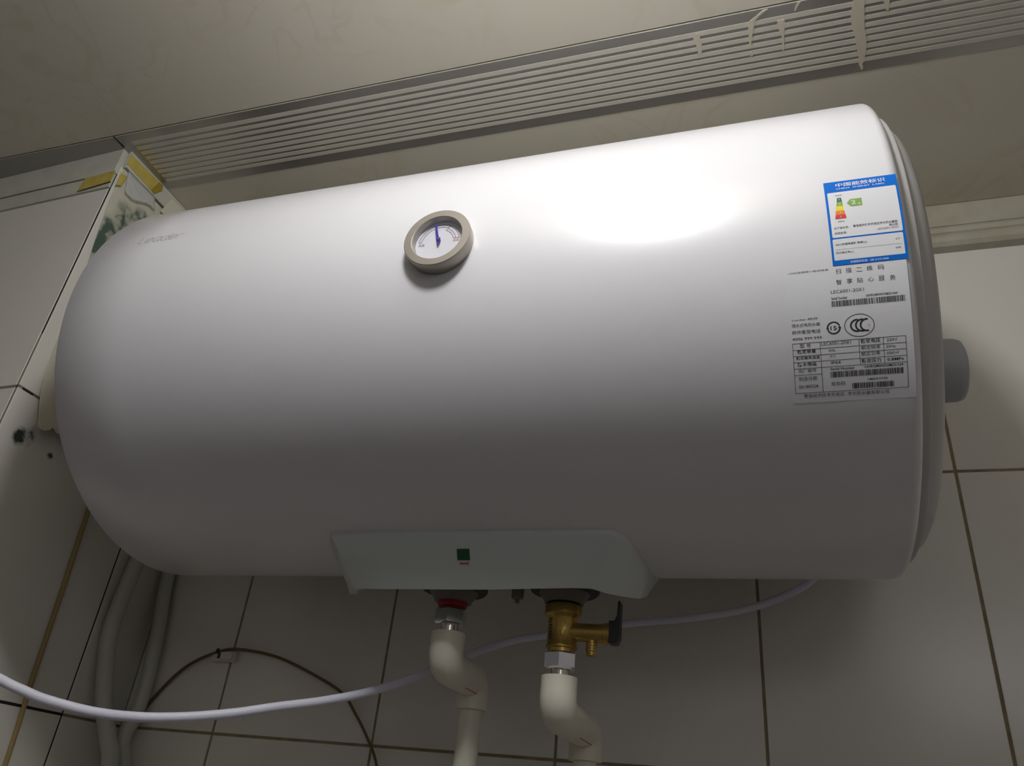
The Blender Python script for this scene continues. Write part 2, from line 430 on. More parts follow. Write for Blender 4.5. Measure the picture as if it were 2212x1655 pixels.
# wall behind the camera, with a window opening near the ceiling
WX0, WX1, WZ0, WZ1 = 0.95, 1.40, 0.30, 0.58
bm = bmesh.new()
box(bm, XL, WX0, YF - 0.08, YF, FLOOR, CEIL + 0.05); box(bm, WX1, XR, YF - 0.08, YF, FLOOR, CEIL + 0.05)
box(bm, WX0, WX1, YF - 0.08, YF, FLOOR, WZ0); box(bm, WX0, WX1, YF - 0.08, YF, WZ1, CEIL + 0.05)
struct(link('wall_front', bm, M['wallpaint']))
bm = bmesh.new()
for a in ((WX0, WX0 + .02, WZ0, WZ1), (WX1 - .02, WX1, WZ0, WZ1), (WX0 + .02, WX1 - .02, WZ0, WZ0 + .02), (WX0 + .02, WX1 - .02, WZ1 - .02, WZ1)):
    box(bm, a[0], a[1], YF - 0.05, YF - 0.01, a[2], a[3])
win = struct(link('window_1', bm, M['pvc_trim']))
bm = bmesh.new(); box(bm, WX0 + .02, WX1 - .02, YF - 0.035, YF - 0.03, WZ0 + .02, WZ1 - .02)
link('pane', bm, M['pane'], win)

# ---- back wall tiles (200 x 293 mm), each one its own piece
TH = 0.2935; G = 0.0014
def tile_mesh(w_, h):
    bm = bmesh.new(); box(bm, 0, w_, -0.0005, 0.0045, 0, h, 0.0007)
    me = bpy.data.meshes.new('tile'); bm.to_mesh(me); bm.free(); me.materials.append(M['tile']); return me
tm = {}
rnd = random.Random(4)
for r in range(-5, 3):
    z0 = r * TH + G; z1 = (r + 1) * TH - G
    if r == 2: z1 = CEIL
    if r == -5: z0 = -1.4675 + G
    for c in range(-1, 8):
        x0 = c * 0.2 + G; x1 = (c + 1) * 0.2 - G
        if c == -1: x0 = X0 + 0.0003
        if c == 7: x1 = XR
        k = (round(x1 - x0, 4), round(z1 - z0, 4))
        if k not in tm: tm[k] = tile_mesh(*k)
        o = bpy.data.objects.new('tile', tm[k]); COL.objects.link(o); o.parent = wall_back
        o.location = (x0, rnd.uniform(-0.0002, 0.0002), z0)

# ---- boxed-in corner: side face and front face
chase = empty('wall_chase'); struct(chase)
bm = bmesh.new()
P = [side(-0.0001, 0, -0.0021), side(-0.2920, 0, -0.0016), front(0.0045, 0, -0.0045), front(0.92, 0, -0.0045)]
poly = [(P[0].x, P[0].y), (P[1].x, P[1].y), (P[2].x, P[2].y), (P[3].x, P[3].y), (P[3].x, 0.0)]
slab(bm, poly, lambda a, b, d: Vector((a, b, d)), FLOOR, CEIL)
link('backing', bm, M['grout'], chase)
def slab_obj(name, poly, fn, d0, d1, mt, parent, bev=0.0):
    bm = bmesh.new(); slab(bm, poly, fn, d0, d1)
    if bev: bmesh.ops.bevel(bm, geom=list(bm.edges), offset=bev, segments=1, affect='EDGES')
    return link(name, bm, mt, parent)
for r in range(-5, 2):
    z0, z1 = r * TH + G, (r + 1) * TH - G
    if r == 1: z1 = 0.612
    if r == -5: z0 = -1.4675 + G
    hi = (r == 1)
    for y0, y1 in ((-0.2982, -0.0917), (-0.0893, -0.0006)):
        mt = M['tile_stained'] if (r == 0 and y0 < -0.2) else M['tile']
        slab_obj('tile', rect(y0, y1, z0, z1), side, -0.0012 if y0 < -0.2 else -0.004, 0.0, mt, chase, 0.0005)
    z1f = 0.5762 if hi else z1
    slab_obj('tile', rect(0.0044, 0.1985, z0, z1f), front, -0.005, 0.0, M['tile'], chase, 0.0005)
    slab_obj('tile', rect(0.2015, 0.40, z0, z1f), front, -0.005, 0.0, M['tile'], chase, 0.0005)
    slab_obj('tile', rect(0.403, 0.60, z0, z1f), front, -0.005, 0.0, M['tile'], chase, 0.0005)
    slab_obj('tile', rect(0.603, 0.80, z0, z1f), front, -0.005, 0.0, M['tile'], chase, 0.0005)
# corner joint: open and black at the top, grouted further down
slab_obj('corner_joint', rect(0.0010, 0.0046, 0.36, 0.6), front, -0.0060, -0.0008, M['grout_dark'], chase)
slab_obj('corner_joint', rect(0.0012, 0.0044, 0.2935, 0.36), front, -0.0060, -0.0005, M['grout_tan'], chase)
slab_obj('corner_joint', rect(0.0012, 0.0044, FLOOR, 0.2935), front, -0.0060, -0.0005, M['grout_tan'], chase)
# black joints of the side face
slab_obj('joint_line', rect(-0.0917, -0.0893, -1.4, 0.293), side, -0.0038, -0.001, M['grout_dark'], chase)
slab_obj('joint_line', rect(-0.2980, -0.0917, -G, G), side, -0.0038, -0.0012, M['grout_dark'], chase)
slab_obj('joint_line', rect(-0.2980, -0.278, TH - G, TH + G), side, -0.0038, -0.0012, M['grout_dark'], chase)

# ---- mouldings
bm = bmesh.new()
prof = [(-0.0007, 0.572), (-0.0115, 0.5735), (-0.0150, 0.578), (-0.0160, 0.584), (-0.0135, 0.5895), (-0.0088, 0.5915),
        (-0.0120, 0.594), (-0.0130, 0.599), (-0.0105, 0.6035), (-0.0070, 0.6045), (-0.0070, 0.6058), (-0.0088, 0.6065), (-0.0088, 0.6395), (-0.0007, 0.6395)]
prism_x(bm, prof, X0 + 0.006, XR - 0.0001)
struct(link('trim_1', bm, M['crown']))
tr2 = slab_obj('trim_2', [(-0.2945, 0.6135), (-0.018, 0.6145), (-0.018, 0.6395), (-0.2965, 0.6395)], side, 0.0002, 0.0040, M['pvc_trim'], None); struct(tr2)
bm = bmesh.new()
slab(bm, rect(0.0035, 0.8, 0.600, 0.6395), front, -0.006, 0.0040)
slab(bm, rect(0.0035, 0.8, 0.5765, 0.5990), front, -0.006, 0.0022)
tr3 = struct(link('trim_3', bm, M['pvc_trim']))

# ---- ceiling: plastic panels running along the room, one with a mirrored band
ceil = plain('ceiling', XL, XR, YF, 0.0, CEIL + 0.010, CEIL + 0.05, M['grout_dark'])
S2, S1 = -0.3228, -0.2275
def panel(y0, y1, x0=-1.049, x1=XR - 0.001, nm='panel'):
    bm = bmesh.new(); box(bm, x0, x1, y0, y1, CEIL, CEIL + 0.009, 0.0008); return link(nm, bm, M['ceiling'], ceil)
panel(S2 + 0.0006, -0.0006)
y = S2
while y > YF + 0.02:
    y1 = max(y - 0.25, YF + 0.0005)
    panel(y1 + 0.0006, y - 0.0006); y = y1
bm = bmesh.new(); box(bm, -1.04, XR - 0.005, S2 + 0.0013, S1, CEIL - 0.0003, CEIL + 0.001)
link('mirror_band', bm, M['mirror'], ceil)
STR = [(-.3103, -.3051), (-.3013, -.2963), (-.2929, -.2884), (-.2846, -.2797), (-.2769, -.2719), (-.2690, -.2636), (-.2607, -.2556), (-.2526, -.2474), (-.2444, -.2398)]
for a, b in STR:
    bm = bmesh.new(); box(bm, -0.115, XR - 0.006, a, b, CEIL - 0.0006, CEIL); link('stripe', bm, M['stripe'], ceil)
# sand-coloured sprig prints that run across the band
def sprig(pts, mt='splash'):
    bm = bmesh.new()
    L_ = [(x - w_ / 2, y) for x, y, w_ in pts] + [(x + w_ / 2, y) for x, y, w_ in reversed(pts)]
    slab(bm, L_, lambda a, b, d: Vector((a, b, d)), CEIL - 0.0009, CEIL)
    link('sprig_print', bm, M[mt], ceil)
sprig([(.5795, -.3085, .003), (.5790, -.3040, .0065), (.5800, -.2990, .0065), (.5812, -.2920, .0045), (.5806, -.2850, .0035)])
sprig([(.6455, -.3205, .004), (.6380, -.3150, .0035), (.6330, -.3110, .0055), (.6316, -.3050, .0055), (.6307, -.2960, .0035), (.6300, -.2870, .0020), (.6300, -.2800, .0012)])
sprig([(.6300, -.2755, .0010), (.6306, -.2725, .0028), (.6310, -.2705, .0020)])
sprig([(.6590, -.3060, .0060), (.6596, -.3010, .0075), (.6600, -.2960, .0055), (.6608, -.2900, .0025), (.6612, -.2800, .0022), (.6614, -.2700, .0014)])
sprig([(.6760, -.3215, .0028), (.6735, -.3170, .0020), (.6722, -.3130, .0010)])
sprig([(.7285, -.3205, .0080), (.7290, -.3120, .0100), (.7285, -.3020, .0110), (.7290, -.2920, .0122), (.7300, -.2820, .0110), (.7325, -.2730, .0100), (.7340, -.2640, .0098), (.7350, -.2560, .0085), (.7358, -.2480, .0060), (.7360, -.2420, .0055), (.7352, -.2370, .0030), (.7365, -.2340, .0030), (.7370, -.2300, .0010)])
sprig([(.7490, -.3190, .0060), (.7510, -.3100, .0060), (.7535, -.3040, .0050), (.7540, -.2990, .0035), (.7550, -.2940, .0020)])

# open joint between two panel ends at the corner
bm = bmesh.new(); slab(bm, [(-.1328, -.3222), (-.1312, -.3222), (-.1295, -.3045), (-.1325, -.3045)], lambda a, b, d: Vector((a, b, d)), CEIL - 0.0004, CEIL + 0.001)
link('open_joint', bm, M['grout_dark'], ceil)

# ---- bare bulb lamp hanging just below the ceiling above the camera (outside the frame, lights the room)
LX, LY, LZ = 0.505, -0.765, 0.572
lamp = tag(empty('ceiling_lamp', (LX, LY, CEIL)), 'bare round glowing bulb in a white ceiling socket above the camera', 'lamp')
LM = Matrix.Translation((LX, LY, CEIL)) @ Matrix.Rotation(PI, 4, 'X')
bm = bmesh.new(); lathe(bm, [(0.0003, 0.040), (0.006, 0.040), (0.008, 0.036), (0.010, 0.020), (0.030, 0.017), (0.031, 0.010)], 40, LM); keep(link('socket', bm, M['plastic_white'], None, True, 35), lamp)
bm = bmesh.new(); lathe(bm, [(CEIL - LZ - LAMP_R * math.cos(k / 16 * PI), LAMP_R * math.sin(k / 16 * PI)) for k in range(17)], 32, LM, caps=False); keep(link('bulb', bm, M['lamp'], None, True), lamp)

# ================================================================ THE WATER HEATER
XA, XB = -0.0408, 0.7105
heater = tag(empty('water_heater', (0.335, YA, ZA - RB)), 'large white horizontal cylindrical electric water heater hung under the ceiling', 'water heater')
AX = axis_m((0, YA, ZA), (1, 0, 0))
def part(name, bm, mt, parent=None, smooth=False, angle=None):
    o = link(name, bm, mt, None, smooth, angle)
    if parent is None: keep(o, heater)
    else:
        o.parent = parent
    return o
prof = [(XA, 0.0)]
for i in range(1, 29):
    u = math.cos(i / 28 * PI / 2)            # 1 -> 0
    rr = RB * math.sqrt(max(0.0, 1 - u ** 1.1514))
    prof.append((XA + 0.0761 * (1 - u), rr))
xs = [0.10, 0.25, 0.40, 0.55, 0.66]
prof += [(x, RB) for x in xs]
for i in range(7):
    a = i / 6 * PI / 2
    prof.append((XB - 0.007 + 0.007 * math.sin(a), RB - 0.007 + 0.007 * math.cos(a)))
prof += [(XB, RB - 0.010), (XB - 0.006, RB - 0.0115), (XB - 0.006, 0.0)]
bm = bmesh.new(); lathe(bm, prof, 160, AX, caps=False)
part('barrel', bm, M['enamel'], smooth=True, angle=50)
prof = [(XB - 0.010, 0.1828), (XB + 0.004, 0.1832), (XB + 0.0062, 0.1820), (XB + 0.0070, 0.1795), (XB + 0.0068, 0.1770),
        (XB + 0.0110, 0.1740), (XB + 0.0150, 0.1700), (XB + 0.0175, 0.1650), (XB + 0.0190, 0.155), (XB + 0.0200, 0.10), (XB + 0.0200, 0.0)]
bm = bmesh.new(); lathe(bm, prof, 128, AX, caps=False)
endcap = part('end_cap', bm, M['cap_plastic'], smooth=True, angle=40)
bm = bmesh.new(); lathe(bm, [(0, 0.0222), (0.014, 0.0219), (0.0178, 0.0205), (0.0195, 0.0175), (0.0198, 0.0)], 48, axis_m((XB + 0.0185, -0.302, 0.237), (1, 0, 0)), caps=False)
part('screw_cover', bm, M['knob_plastic'], smooth=True, angle=50)

# wall hooks behind the barrel, out of sight, that carry it
for hx in (0.13, 0.55):
    bm = bmesh.new(); box(bm, hx - 0.02, hx + 0.02, -0.030, -0.0008, 0.27, 0.43, 0.002); part('mounting_plate', bm, M['steel'])

# ---- brand lettering on the left end
bm = bmesh.new()
fn = lambda a, b: wrap(a, b, 0.00012)
def lead(bm, fn, x, s, sc, wd):
    """thin rounded slanted lettering: L e a d e r"""
    sl = 0.35
    def f2(a, b): return fn(x + a * sc + sl * b * sc, s + b * sc)
    A = lambda cx, cy, rx, ry, a0, a1: arc(cx, cy, rx, a0, a1, 18, ry)
    stroke(bm, f2, [(0.0, 0.8), (0.0, 0.15), (0.06, 0.03), (0.18, 0.0), (0.55, 0.0)], wd)            # L
    stroke(bm, f2, [(0.66, 0.36)] + [(1.28, 0.36)] + A(0.97, 0.36, 0.31, 0.33, 0, 320), wd)            # e
    stroke(bm, f2, A(1.82, 0.34, 0.32, 0.34, 20, 350) + [(2.16, 0.0)], wd); stroke(bm, f2, [(2.14, 0.66), (2.14, 0.0)], wd)   # a
    stroke(bm, f2, A(2.66, 0.34, 0.32, 0.34, 20, 350), wd); stroke(bm, f2, [(2.98, 0.95), (2.98, 0.0)], wd)   # d
    stroke(bm, f2, [(3.14, 0.36)] + [(3.76, 0.36)] + A(3.45, 0.36, 0.31, 0.33, 0, 320), wd)            # e
    stroke(bm, f2, [(3.92, 0.0), (3.92, 0.45), (4.0, 0.6), (4.12, 0.67), (4.35, 0.68)], wd)            # r
lead(bm, fn, 0.0800, 0.0483, 0.0106, 0.075)
part('brand_lettering', bm, M['logo_grey'])

# ---- thermometer
GX, GZ = 0.3915, 0.3145
gy0 = YA - RB
gm = axis_m((GX, gy0 + 0.002, GZ), (0, -1, 0))
bm = bmesh.new()
lathe(bm, [(0, 0.0262), (0.0102, 0.0268), (0.0113, 0.0266), (0.0118, 0.0260), (0.0118, 0.0206), (0.0114, 0.0201), (0.0062, 0.0197), (0.0050, 0.0197), (0, 0.0197)], 72, gm, caps=False)
gauge = part('temperature_gauge', bm, M['bezel'], smooth=True, angle=35); gauge['label'] = 'round bronze-grey framed thermometer dial'
def gsub(name, bm, mt, smooth=False):
    o = link(name, bm, mt, None, smooth); o.parent = gauge; return o
bm = bmesh.new(); lathe(bm, [(0.0022, 0.0196), (0.0056, 0.0196), (0.0056, 0)], 64, gm, caps=False); gsub('dial', bm, M['dial'])
DY = gy0 + 0.002 - 0.0058
df = lambda a, b: Vector((GX + a / 1000, DY, GZ + b / 1000))
bm = bmesh.new()
c0 = (-0.5, 0.2)
stroke(bm, df, arc(*c0, 16.6, 176, 62, 30), 0.35); stroke(bm, df, arc(*c0, 14.4, 176, 62, 30), 0.35)
stroke(bm, df, [(-17.1, 1.3), (-14.9, 1.3)], 0.35)
stroke(bm, df, arc(*c0, 16.0, 62, 8, 16), 0.35); stroke(bm, df, arc(*c0, 13.4, 62, 8, 16), 0.35)
gsub('dial_scale', bm, M['dial_grey'])
bm = bmesh.new()
stroke(bm, df, arc(*c0, 17.2, 62, 8, 16), 0.35); stroke(bm, df, arc(*c0, 11.6, 68, 12, 16), 0.35); stroke(bm, df, [(3.8, 11.0), (7.4, 15.8)], 0.5)
stroke(bm, df, [(10.8, 2.4), (16.6, 2.4)], 0.35)
put_text(bm, '高温', df, 11.0, -1.0, 4.8, 2.2)
gsub('hot_scale', bm, M['dial_red'])
bm = bmesh.new(); put_text(bm, '低温', df, -17.0, -2.4, 5.0, 2.2); gsub('cold_lettering', bm, M['dial_grey'])
nf = lambda a, b, d: Vector((GX + a / 1000, DY - 0.0016 - d, GZ + b / 1000))
bm = bmesh.new(); slab(bm, [(-5.4, 17.8), (-3.8, 17.6), (-1.6, 8), (-0.2, 3.2), (1.0, 2.6), (1.4, 0.8), (0.6, -3.4), (-0.6, -3.6), (-1.6, 0.2), (-2.2, 2.6), (-3.4, 8)], nf, 0, 0.0005)
lathe(bm, [(-0.0024, 0.0012), (0.0008, 0.0012), (0.0011, 0.0006), (0.0011, 0)], 16, axis_m((GX - 0.0003, DY - 0.0022, GZ + 0.001), (0, -1, 0)), caps=False)
gsub('needle', bm, M['needle'])
bm = bmesh.new(); lathe(bm, [(0.0104, 0), (0.0104, 0.0199), (0.0109, 0.0199), (0.0109, 0)], 48, gm, caps=False); gsub('glass', bm, M['glass'])

# ---- blue energy label
def wl(d): return lambda a, b: wrap(a, b, d)
def wslab(bm, x0, x1, s0, s1, d, ns=14):
    quad(bm, wl(d), x0, x1, s0, s1, 2, ns)
    a = [wl(d)(x0 + (x1 - x0) * i, s0) for i in (0, 1)]
bm = bmesh.new(); EX0, EX1, ES0, ES1 = 0.6638, 0.7076, -0.0584, 0.0052
quad(bm, wl(0.00035), EX0, EX1, ES0, ES1, 2, 20)
elab = part('energy_label', bm, M['label_blue']); elab['label'] = 'blue framed energy efficiency label'
def esub(name, bm, mt, par=None):
    o = link(name, bm, mt); o.parent = par or elab; return o
def wpoly(bm, poly, d):
    bm.faces.new([bm.verts.new(wrap(a, b, d)) for a, b in poly])
def wrr(bm, x0, x1, s0, s1, r, d):
    """rounded panel cut in rows so that it follows the barrel"""
    quad(bm, wl(d), x0, x1, s0 + r, s1 - r, 1, 12)
    for s_a, s_b in ((s1 - r, s1), (s0 + r, s0)):
        up = [(x0, s_a)] + [(x0 + r - r * math.cos(t), s_a + (s_b - s_a) * math.sin(t)) for t in (0.4, 0.8, 1.2, PI / 2)]
        up += [(x1 - r + r * math.cos(t), s_a + (s_b - s_a) * math.sin(t)) for t in (PI / 2, 1.2, 0.8, 0.4)] + [(x1, s_a)]
        wpoly(bm, up, d)
bm = bmesh.new(); wrr(bm, 0.6653, 0.7063, -0.0392, -0.0043, 0.0008, 0.00042); esub('white_panel', bm, M['label_white'])
bm = bmesh.new(); wrr(bm, 0.6651, 0.7060, -0.0550, -0.0403, 0.0008, 0.00042); esub('white_panel', bm, M['label_white'])
rows = [(0.67075, 0.67325, -0.0092), (0.67033, 0.67365, -0.0126), (0.66975, 0.67385, -0.0159), (0.6691, 0.67415, -0.0195), (0.6687, 0.6746, -0.0226), (0.66820, 0.67500, -0.0257)]
for i in range(5):
    a, b = rows[i], rows[i + 1]
    bm = bmesh.new(); wpoly(bm, [(a[0], a[2]), (a[1], a[2]), (b[1], b[2]), (b[0], b[2])], 0.00052); esub('grade_bar', bm, M['g%d' % (i + 1)])
bm = bmesh.new(); wpoly(bm, [(0.6762, -0.01425), (0.6784, -0.0113), (0.6853, -0.0113), (0.6853, -0.0172), (0.6784, -0.0172)], 0.00052); esub('grade_arrow', bm, M['g2'])
def letter_set(T, par, dd):
    for kinds, mt, nm, d in ((('k',), M['ink_thin'], 'fine_lettering', dd), (('kb',), M['ink'], 'bold_lettering', dd), (('w',), M['white_ink'], 'white_lettering', 0.00062), (('g',), M['ink_grey'], 'grey_lettering', dd)):
        L_ = [t for t in T if t[0] in kinds]
        if not L_: continue
        bm = bmesh.new()
        for (k, txt, x, s, w_, h, rise) in L_:
            put_text(bm, txt, wl(d), x, s, w_, h, bold=(k == 'kb' or txt.startswith('中国') or txt in ('2',)))
        esub(nm, bm, mt, par)['kind'] = 'stuff'
letter_set(ENERGY_TEXT, elab, 0.00050)
bm = bmesh.new(); stroke(bm, wl(0.00050), [(0.6663, -0.04775), (0.7044, -0.0479)], 0.00012); esub('rule_line', bm, M['ink_thin'])

# ---- white rating label
bm = bmesh.new(); quad(bm, wl(0.00012), 0.6347, 0.7060, -0.1446, -0.0586, 2, 24)
slab_ = part('rating_label', bm, M['label_white']); slab_['label'] = 'white printed rating label with table and barcodes'
letter_set(SPEC_TEXT, slab_, 0.00020)
wi = wl(0.00020)
bm = bmesh.new()
TX = [0.6362, 0.6526, 0.6752, 0.6891, 0.7017]; TS = [-0.1063, -0.1104, -0.1143, -0.1183, -0.1223, -0.1264, -0.1381]
lw = 0.00030
for s in (TS[0], TS[4], TS[6]): stroke(bm, wi, [(TX[0], s), (TX[4], s)], lw)
for s in (TS[1], TS[2], TS[3]): stroke(bm, wi, [(TX[0], s), (TX[4], s)], lw)
stroke(bm, wi, [(TX[0], TS[5]), (TX[1], TS[5])], lw)
for i, (a, b) in enumerate(((0, 6), (0, 6), (0, 4), (0, 4), (0, 6))):
    n = 8; stroke(bm, wi, [(TX[i], TS[a] + (TS[b] - TS[a]) * k / n) for k in range(n + 1)], lw)
esub('table_lines', bm, M['ink_thin'], slab_)
def barcode(x0, x1, s0, s1, seed):
    r = random.Random(seed); bm = bmesh.new(); x = x0
    while x < x1 - 0.0002:
        w_ = r.choice((0.00016, 0.00016, 0.0003, 0.00045, 0.0006)); quad(bm, wi, x, min(x + w_, x1), s0, s1)
        x += w_ + r.choice((0.00016, 0.00022, 0.0003, 0.0004))
    esub('barcode', bm, M['ink'], slab_)
barcode(0.6610, 0.7032, -0.0849, -0.0812, 1); barcode(0.6576, 0.6996, -0.1292, -0.1255, 2); barcode(0.6698, 0.6937, -0.1370, -0.1335, 3)
bm = bmesh.new()
stroke(bm, wi, arc(0.6761, -0.0977, 0.0085, 0, 360, 40, 0.0070), 0.00038)
for cx in (0.6748, 0.6777, 0.6804):
    stroke(bm, wi, arc(cx, -0.0977, 0.0036, 78, 285, 18, 0.0036), 0.0010)
esub('certification_mark', bm, M['ink'], slab_)
bm = bmesh.new()
stroke(bm, wi, arc(0.6612, -0.0981, 0.0036, 20, 178, 20, 0.0036), 0.0009); stroke(bm, wi, arc(0.6612, -0.0981, 0.0036, 200, 358, 20, 0.0036), 0.0009)
wpoly(bm, [(0.6567, -0.0981), (0.6587, -0.0981), (0.6578, -0.0993)], 0.0002); wpoly(bm, [(0.6637, -0.0983), (0.6657, -0.0983), (0.6646, -0.0969)], 0.0002)
esub('recycling_mark', bm, M['ink'], slab_)

# ---- connection cover under the barrel: front panel and two flaring cheeks, open below and behind
def onb(y):  # barrel height at depth y (lower side)
    return ZA - math.sqrt(max(0, RB ** 2 - (y - YA) ** 2))
bm = bmesh.new()
def V(x, y, z): return bm.verts.new((x, y, z))
def col_(kind, t):
    return t
# outline rows: top edge on the barrel (slightly sunk), belly, bottom lip; points go left-back -> front -> right-back
top = [(0.2460, -0.165), (0.2500, -0.215), (0.2600, -0.262), (0.2660, -0.2745), (0.300, -0.2745), (0.400, -0.2745), (0.480, -0.2745), (0.5035, -0.2745), (0.5130, -0.2660), (0.5185, -0.245), (0.5215, -0.215), (0.5235, -0.165)]
bot = [(0.2500, -0.190, 0.1085), (0.2570, -0.205, 0.1040), (0.2760, -0.238, 0.0975), (0.2900, -0.2505, 0.0963), (0.315, -0.2515, 0.0960), (0.400, -0.2515, 0.0965), (0.470, -0.2515, 0.0985), (0.4850, -0.2500, 0.0985), (0.4960, -0.236, 0.0985), (0.5060, -0.217, 0.1015), (0.5125, -0.203, 0.1045), (0.5165, -0.190, 0.1095)]
rowsv = []
N = 8
for j in range(N + 1):
    t = j / N; row = []
    for (xt, yt), (xb, yb, zb) in zip(top, bot):
        zt = onb(yt) + 0.0010
        p = Vector((xt, yt, zt)).lerp(Vector((xb, yb, zb)), t)
        bulge = 0.0035 * math.sin(PI * t)
        p.y -= bulge * 0.5 if -0.28 < p.y < -0.22 else 0
        if j == 0: p.y += 0.001
        row.append(bm.verts.new(p))
    rowsv.append(row)
# lip turned in
row = []
for (xb, yb, zb) in bot: row.append(bm.verts.new((0.386 + (xb - 0.386) * 0.975, yb + 0.0045, zb + 0.0015)))
rowsv.append(row)
row = []
for (xt, yt), (xb, yb, zb) in zip(top, bot): row.append(bm.verts.new((0.386 + (xb - 0.386) * 0.972, yb + 0.0050, max(zb, onb(yb + 0.005)) + 0.004)))
rowsv.append(row)
for A, B in zip(rowsv, rowsv[1:]):
    for k in range(len(A) - 1): bm.faces.new((A[k], A[k + 1], B[k + 1], B[k]))
bmesh.ops.recalc_face_normals(bm, faces=bm.faces)
cover = part('connection_cover', bm, M['plastic_white'], smooth=True, angle=38)
mod = cover.modifiers.new('thickness', 'SOLIDIFY'); mod.thickness = 0.0012; mod.offset = 0
cover['label'] = 'flared white plastic cover over the pipe connections'
# small green and red sticker on the cover
def cov(a, b, d=0.0007):    # a = x, b = 0 (top) .. 1 (lip)
    yt, zt = -0.2745, onb(-0.2745) + 0.001; yb, zb = -0.2515, 0.0966
    y_ = yt + (yb - yt) * b - 0.00175 * math.sin(PI * b); z_ = zt + (zb - zt) * b
    return Vector((a, y_ - d, z_ - d * 0.4))
bm = bmesh.new(); quad(bm, lambda a, b: cov(a, b, 0.0010), 0.3795, 0.3900, 0.34, 0.53, 1, 3)
stk = link('sticker', bm, M['green_sticker']); stk.parent = cover; stk['label'] = 'small dark green sticker'
bm = bmesh.new()
s_fn = lambda a, b: cov(a, b, 0.0010)
stroke(bm, s_fn, [(0.3812, 0.56), (0.3820, 0.575), (0.3812, 0.61)], 0.0006); stroke(bm, s_fn, [(0.3888, 0.56), (0.3880, 0.575), (0.3888, 0.61)], 0.0006)
for q in range(4): stroke(bm, s_fn, [(0.3818 + q * 0.0016, 0.568), (0.3828 + q * 0.0016, 0.602)], 0.0004); stroke(bm, s_fn, [(0.3828 + q * 0.0016, 0.568), (0.3818 + q * 0.0016, 0.602)], 0.0004)
stroke(bm, s_fn, [(0.3820, 0.585), (0.3880, 0.585)], 0.014)
o = link('red_print', bm, M['red_mark']); o.parent = cover

# ---- ports under the heater
def zl(name, prof, loc, mt, par=None, seg=48, smooth=True, angle=35):
    bm = bmesh.new(); lathe(bm, prof, seg, Matrix.Translation((loc[0], loc[1], 0)), caps=True)
    o = link(name, bm, mt, None, smooth, angle)
    if par is None: keep(o, heater)
    elif par.location.length > 0: keep(o, par)
    else: o.parent = par
    return o
HX, CX, PY = 0.3535, 0.4510, -0.200
for px, z_off in ((HX, 0.0), (CX, 0.0)):
    zl('flange', [(0.1260, 0.0290), (0.1105, 0.0290), (0.1085, 0.0275), (0.1085, 0.020)], (px, PY), M['dark_rubber'])
    zl('insulator', [(0.1100, 0.0205), (0.1075, 0.0208), (0.1010, 0.0165), (0.0992, 0.0158), (0.0992, 0.008)], (px, PY), M['ivory'])
zl('port_ring', [(0.1000, 0.0128), (0.0962, 0.0128), (0.0950, 0.0118), (0.0945, 0.0095), (0.0930, 0.0090)], (HX, PY), M['red_ring'])
zl('port_ring', [(0.1006, 0.0150), (0.0993, 0.0150), (0.0991, 0.012)], (CX, PY), M['dark_rubber'])
zl('drain_plug', [(0.1260, 0.0052), (0.1045, 0.0052), (0.1032, 0.0046), (0.1028, 0.0020), (0.0995, 0.0017), (0.0992, 0.0)], (0.4108, PY), M['ivory'])

